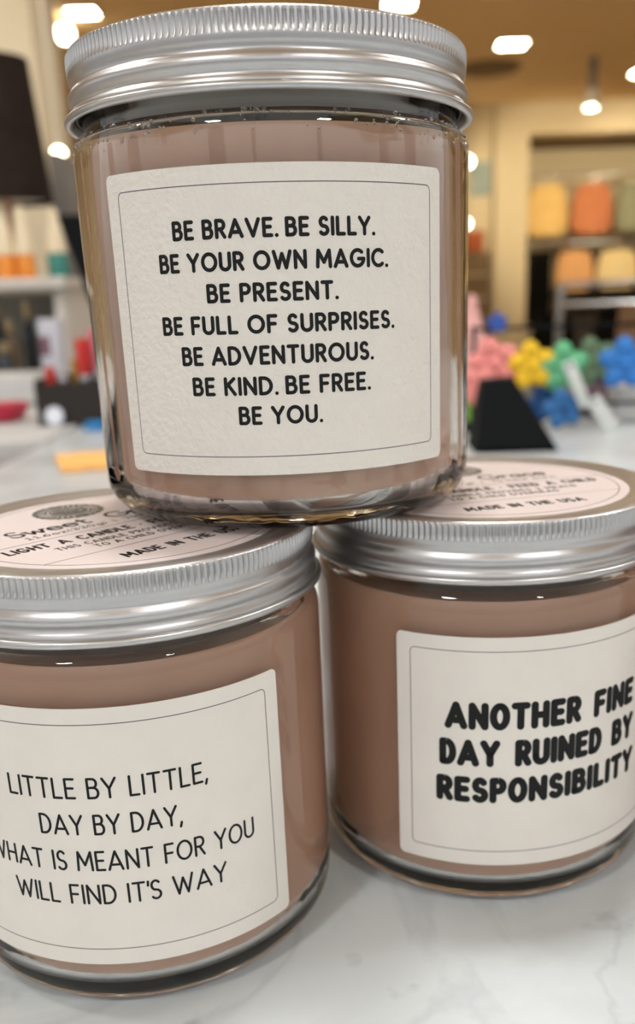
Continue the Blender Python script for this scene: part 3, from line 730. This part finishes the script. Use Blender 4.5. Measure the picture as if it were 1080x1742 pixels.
t = thing('plum_pouch', 'dull plum pouch on the counter behind the tags', 'pouch', (.297, .835, 0)); PLUM = mat('plum_cloth', srgb(95, 75, 85), rough=.9); MB().blob((0, 0, .02), .022, .014, .020, 18, 12).build('body', PLUM, t); MB().lathe([(0.006, .036), (.011, .048), (.009, .048), (.004, .037)], 16).build('gathered_top', PLUM, t)
t = thing('grey_tray', 'grey tray on the counter under the flower stand', 'tray', (.26, .93, 0)); GT = mat('grey_stone', (.20, .19, .18, 1), rough=.6); MB().box((-.14, -.09, 0), (.22, .06, .006), .002).build('base', GT, t)
for a, b in (((-.14, -.09, .006), (.22, -.084, .02)), ((-.14, .054, .006), (.22, .06, .02))): MB().box(a, b).build('rim', GT, t, smooth=False)

# ------------------------------------------------------------------ left: things on the display table and counter
PINKC = mat('warm_glass', (.75, .50, .36, 1), rough=.15, noise=.1)
t = thing('shelf_unit', 'white two tier shelf unit on the left display table', 'shelf', (-.78, 1.66, 0))
WSH = mat('white_shelf_paint', (.68, .64, .58, 1), rough=.5)
MB().box((-.30, -.14, .170), (.305, .14, .190), .003).build('shelf_board', WSH, t)
for x in (-.30, .275): MB().box((x, -.12, 0), (x + .02, .13, .170), .002).build('side_panel', WSH, t)
MB().box((-.28, .115, 0), (.275, .13, .168), .002).build('back_panel', mat('greige_panel', (.36, .34, .29, 1), rough=.7), t)
t = thing('table_lamp', 'table lamp with dark tapered drum shade and warm glass base', 'lamp', (-.585, 1.60, .190))
SHADE = mat('dark_brown_shade', (.024, .016, .012, 1), rough=.85, noise=.2, nscale=40, **{'Specular IOR Level': 0.15})
MB().lathe([(.082, .130), (.066, .362), (.065, .362), (.0805, .132)], 48).build('lamp_shade', SHADE, t)
MB().lathe([(.0, .138), (.079, .138), (.079, .140), (0, .140)], 40).build('diffuser', mat('white_diffuser', (.7, .66, .62, 1), rough=.6), t)
MB().lathe([(0, 0), (.028, 0), (.028, .006), (.010, .012), (.010, .03), (.026, .05), (.030, .07), (.022, .095), (.008, .105), (.008, .137), (0, .137)], 32).build('base', PINKC, t)
CREAMC = mat('cream_ceramic', srgb(245, 228, 195), rough=.5)
def belljar(label, x, y, r, h, hh, m):
    t = thing('bell_top_jar', label, 'jar', (x, y, .190), 0, 'jars with bell shaped cream tops on the shelf')
    MB().lathe([(0, 0), (r, 0), (r * 1.02, h * .1), (r * 1.02, h * .92), (r * .9, h), (0, h)], 28).build('body', m, t)
    MB().lathe([(0, h), (r * 1.05, h), (r * 1.0, h + hh * .12), (r * .75, h + hh * .5), (r * .5, h + hh * .9), (0, h + hh)], 28).build('bell_top', CREAMC, t)
ORJ = mat('orange_glaze', srgb(240, 150, 55), rough=.3); RUST = mat('rust_glaze', srgb(165, 70, 25), rough=.3); TEAL = mat('teal_glaze', srgb(60, 135, 125), rough=.35)
belljar('rust coloured jar with cream bell top on the shelf, at the left frame edge', -.618, 1.545, .015, .040, .095, RUST)
belljar('orange jar with cream bell top on the shelf, beside the rust jar', -.583, 1.545, .018, .040, .095, ORJ)
belljar('orange jar with cream bell top on the shelf, beside the teal jar', -.547, 1.545, .016, .040, .085, ORJ)
belljar('teal jar with cream bell top at the right end of the shelf', -.497, 1.57, .018, .042, .075, TEAL)
t = thing('black_board', 'black leaning board standing left of the top jar', 'board', (0, 1.30, 0)); MB().prism([(-.335, 0), (-.24, 0), (-.25, .27), (-.41, .27)], -.012, .012).build('panel', DARK, t, smooth=False); MB().box((-.33, -.03, 0), (-.25, .03, .012)).build('foot', DARK, t, smooth=False)
def bottle(name, label, cat, x, y, z, r, h, m, mcap, group):
    t = thing(name, label, cat, (x, y, z), 0, group)
    MB().lathe([(0, 0), (r, 0), (r, h * .62), (r * .85, h * .70), (r * .4, h * .76), (r * .4, h * .80), (0, h * .80)], 20).build('body', m, t)
    MB().lathe([(0, h * .80), (r * .5, h * .80), (r * .5, h), (0, h)], 16).build('cap', mcap, t)
SMOKE = mat('smoked_bottle', (.03, .035, .04, 1), rough=.15, noise=.1); BROWNB = mat('brown_bottle', (.12, .075, .04, 1), rough=.2); GOLD = mat('gold_cap', (.6, .45, .25, 1), rough=.3, metal=1)
for i, (x, y, r, h, m) in enumerate(((-.635, 1.60, .016, .150, SMOKE), (-.605, 1.58, .014, .120, BROWNB), (-.578, 1.61, .013, .150, SMOKE), (-.600, 1.52, .015, .080, SMOKE))):
    bottle('bottle', ('dark bottle under the shelf at the left frame edge', 'brown bottle under the shelf between two dark bottles', 'tall dark bottle under the shelf beside the pale carton', 'short dark bottle in front under the shelf')[i], 'bottle', x, y, 0, r, h, m, GOLD, 'bottles under the shelf')
LAV = mat('pale_lavender_card', srgb(205, 205, 215), rough=.5)
t = thing('carton', 'pale lavender carton standing beside the dark bottles', 'carton', (-.480, 1.42, 0)); MB().box((-.018, -.015, 0), (.018, .015, .120), .002).build('body', LAV, t); MB().box((-.0183, -.0153, .060), (.0, .0153, .092)).build('panel', mat('dusky_print', srgb(120, 90, 100), rough=.6), t, smooth=False)
t = thing('riser_block', 'white riser block on the display table', 'riser', (-.53, 1.22, 0)); MB().box((-.12, -.05, 0), (.09, .06, .045), .003).build('body', CABW, t); MB().box((-.121, -.051, .0), (.091, .061, .006), .001).build('plinth', GREYP, t)
t = thing('red_dish', 'crimson round dish on the display table at the left frame edge', 'dish', (-.425, .99, 0)); CRIM = mat('crimson_glaze', srgb(200, 35, 70), rough=.3); MB().lathe([(0, 0), (.018, 0), (.030, .010), (.034, .022), (.032, .022), (.026, .011), (0, .005)], 32).build('bowl', CRIM, t); MB().lathe([(0, .006), (.024, .010), (.026, .018), (0, .024)], 24).build('cushion', CRIM, t)
t = thing('organizer', 'dark organizer box full of red tubes left of the top jar', 'organizer', (-.315, .955, 0))
ORG = mat('dark_smoked_plastic', (.02, .014, .010, 1), rough=.4)
MB().box((-.045, -.03, 0), (.06, .03, .006)).build('base', ORG, t, smooth=False)
for a, b in (((-.045, -.03, .006), (.06, -.027, .050)), ((-.045, .027, .006), (.06, .03, .058)), ((-.045, -.027, .006), (-.042, .027, .054)), ((.057, -.027, .006), (.06, .027, .054))): MB().box(a, b).build('wall_panel', ORG, t, smooth=False)
REDP, YELP, SILV, PKP = mat('red_tube', srgb(185, 35, 30), rough=.3), mat('mustard_tube', srgb(170, 130, 40), rough=.3), mat('silver_tube', (.8, .8, .85, 1), rough=.2, metal=1), mat('pink_tube', srgb(205, 110, 120), rough=.3)
def tube_(label, x, y, r, h, m, mc):
    t = thing('cosmetic_tube', label, 'tube', (x, y, .006), 0, 'cosmetic tubes in the organizer')
    MB().lathe([(0, 0), (r, 0), (r, h * .55), (0, h * .55)], 16).build('body', SILV, t); MB().lathe([(0, h * .55), (r * 1.05, h * .55), (r * 1.05, h * .97), (r * .8, h), (0, h)], 16).build('cap', m, t)
for i, (x, y, r, h, m) in enumerate(((-.348, .955, .006, .062, REDP), (-.330, .945, .007, .055, SILV), (-.318, .965, .006, .070, YELP), (-.304, .950, .008, .095, REDP), (-.290, .962, .008, .105, PKP), (-.275, .948, .007, .110, REDP))):
    tube_(('short red capped tube at the left end of the organizer', 'silver capped tube second from the left in the organizer', 'mustard capped tube in the middle of the organizer', 'red capped tube right of the mustard one in the organizer', 'tall pink capped tube in the organizer', 'tallest red capped tube at the right end of the organizer')[i], x, y, r, h, m, m)
t = thing('silver_tin', 'round silver tin leaning on the front of the organizer', 'tin', (-.336, .915, .0)); t.rotation_euler = (0, 0, 0)
MB().lathe([(0, -.003), (.011, -.003), (.012, 0), (.011, .003), (0, .003)], 28).xf(Matrix.Translation((0, 0, .0125)) @ Matrix.Rotation(R_(78), 4, 'X')).build('tin', SILV, t)
MB().lathe([(0, .003), (.009, .003), (.009, .0042), (0, .0042)], 24).xf(Matrix.Translation((0, 0, .0125)) @ Matrix.Rotation(R_(78), 4, 'X')).build('lid_disc', SILV, t)
t = thing('blue_case', 'flat blue case on the marble before the organizer', 'case', (-.262, .885, 0), .2); BL = mat('blue_plastic', srgb(35, 125, 190), rough=.4); MB().box((-.030, -.022, 0), (.03, .018, .005), .002).build('base', BL, t); MB().box((-.029, -.021, .005), (.029, .017, .008), .0015).build('lid', BL, t)
t = thing('orange_notepad', 'orange paper pad lying on the marble counter', 'notepad', (-.215, .632, 0), .35)
ORP = mat('orange_paper', srgb(250, 190, 110), rough=.8, noise=.1, nscale=50); MB().box((-.035, -.045, 0), (.045, .045, .004), .001).build('sheets', ORP, t); MB().box((-.035, -.045, .004), (.04, .042, .0045)).build('top_sheet', ORP, t, smooth=False)
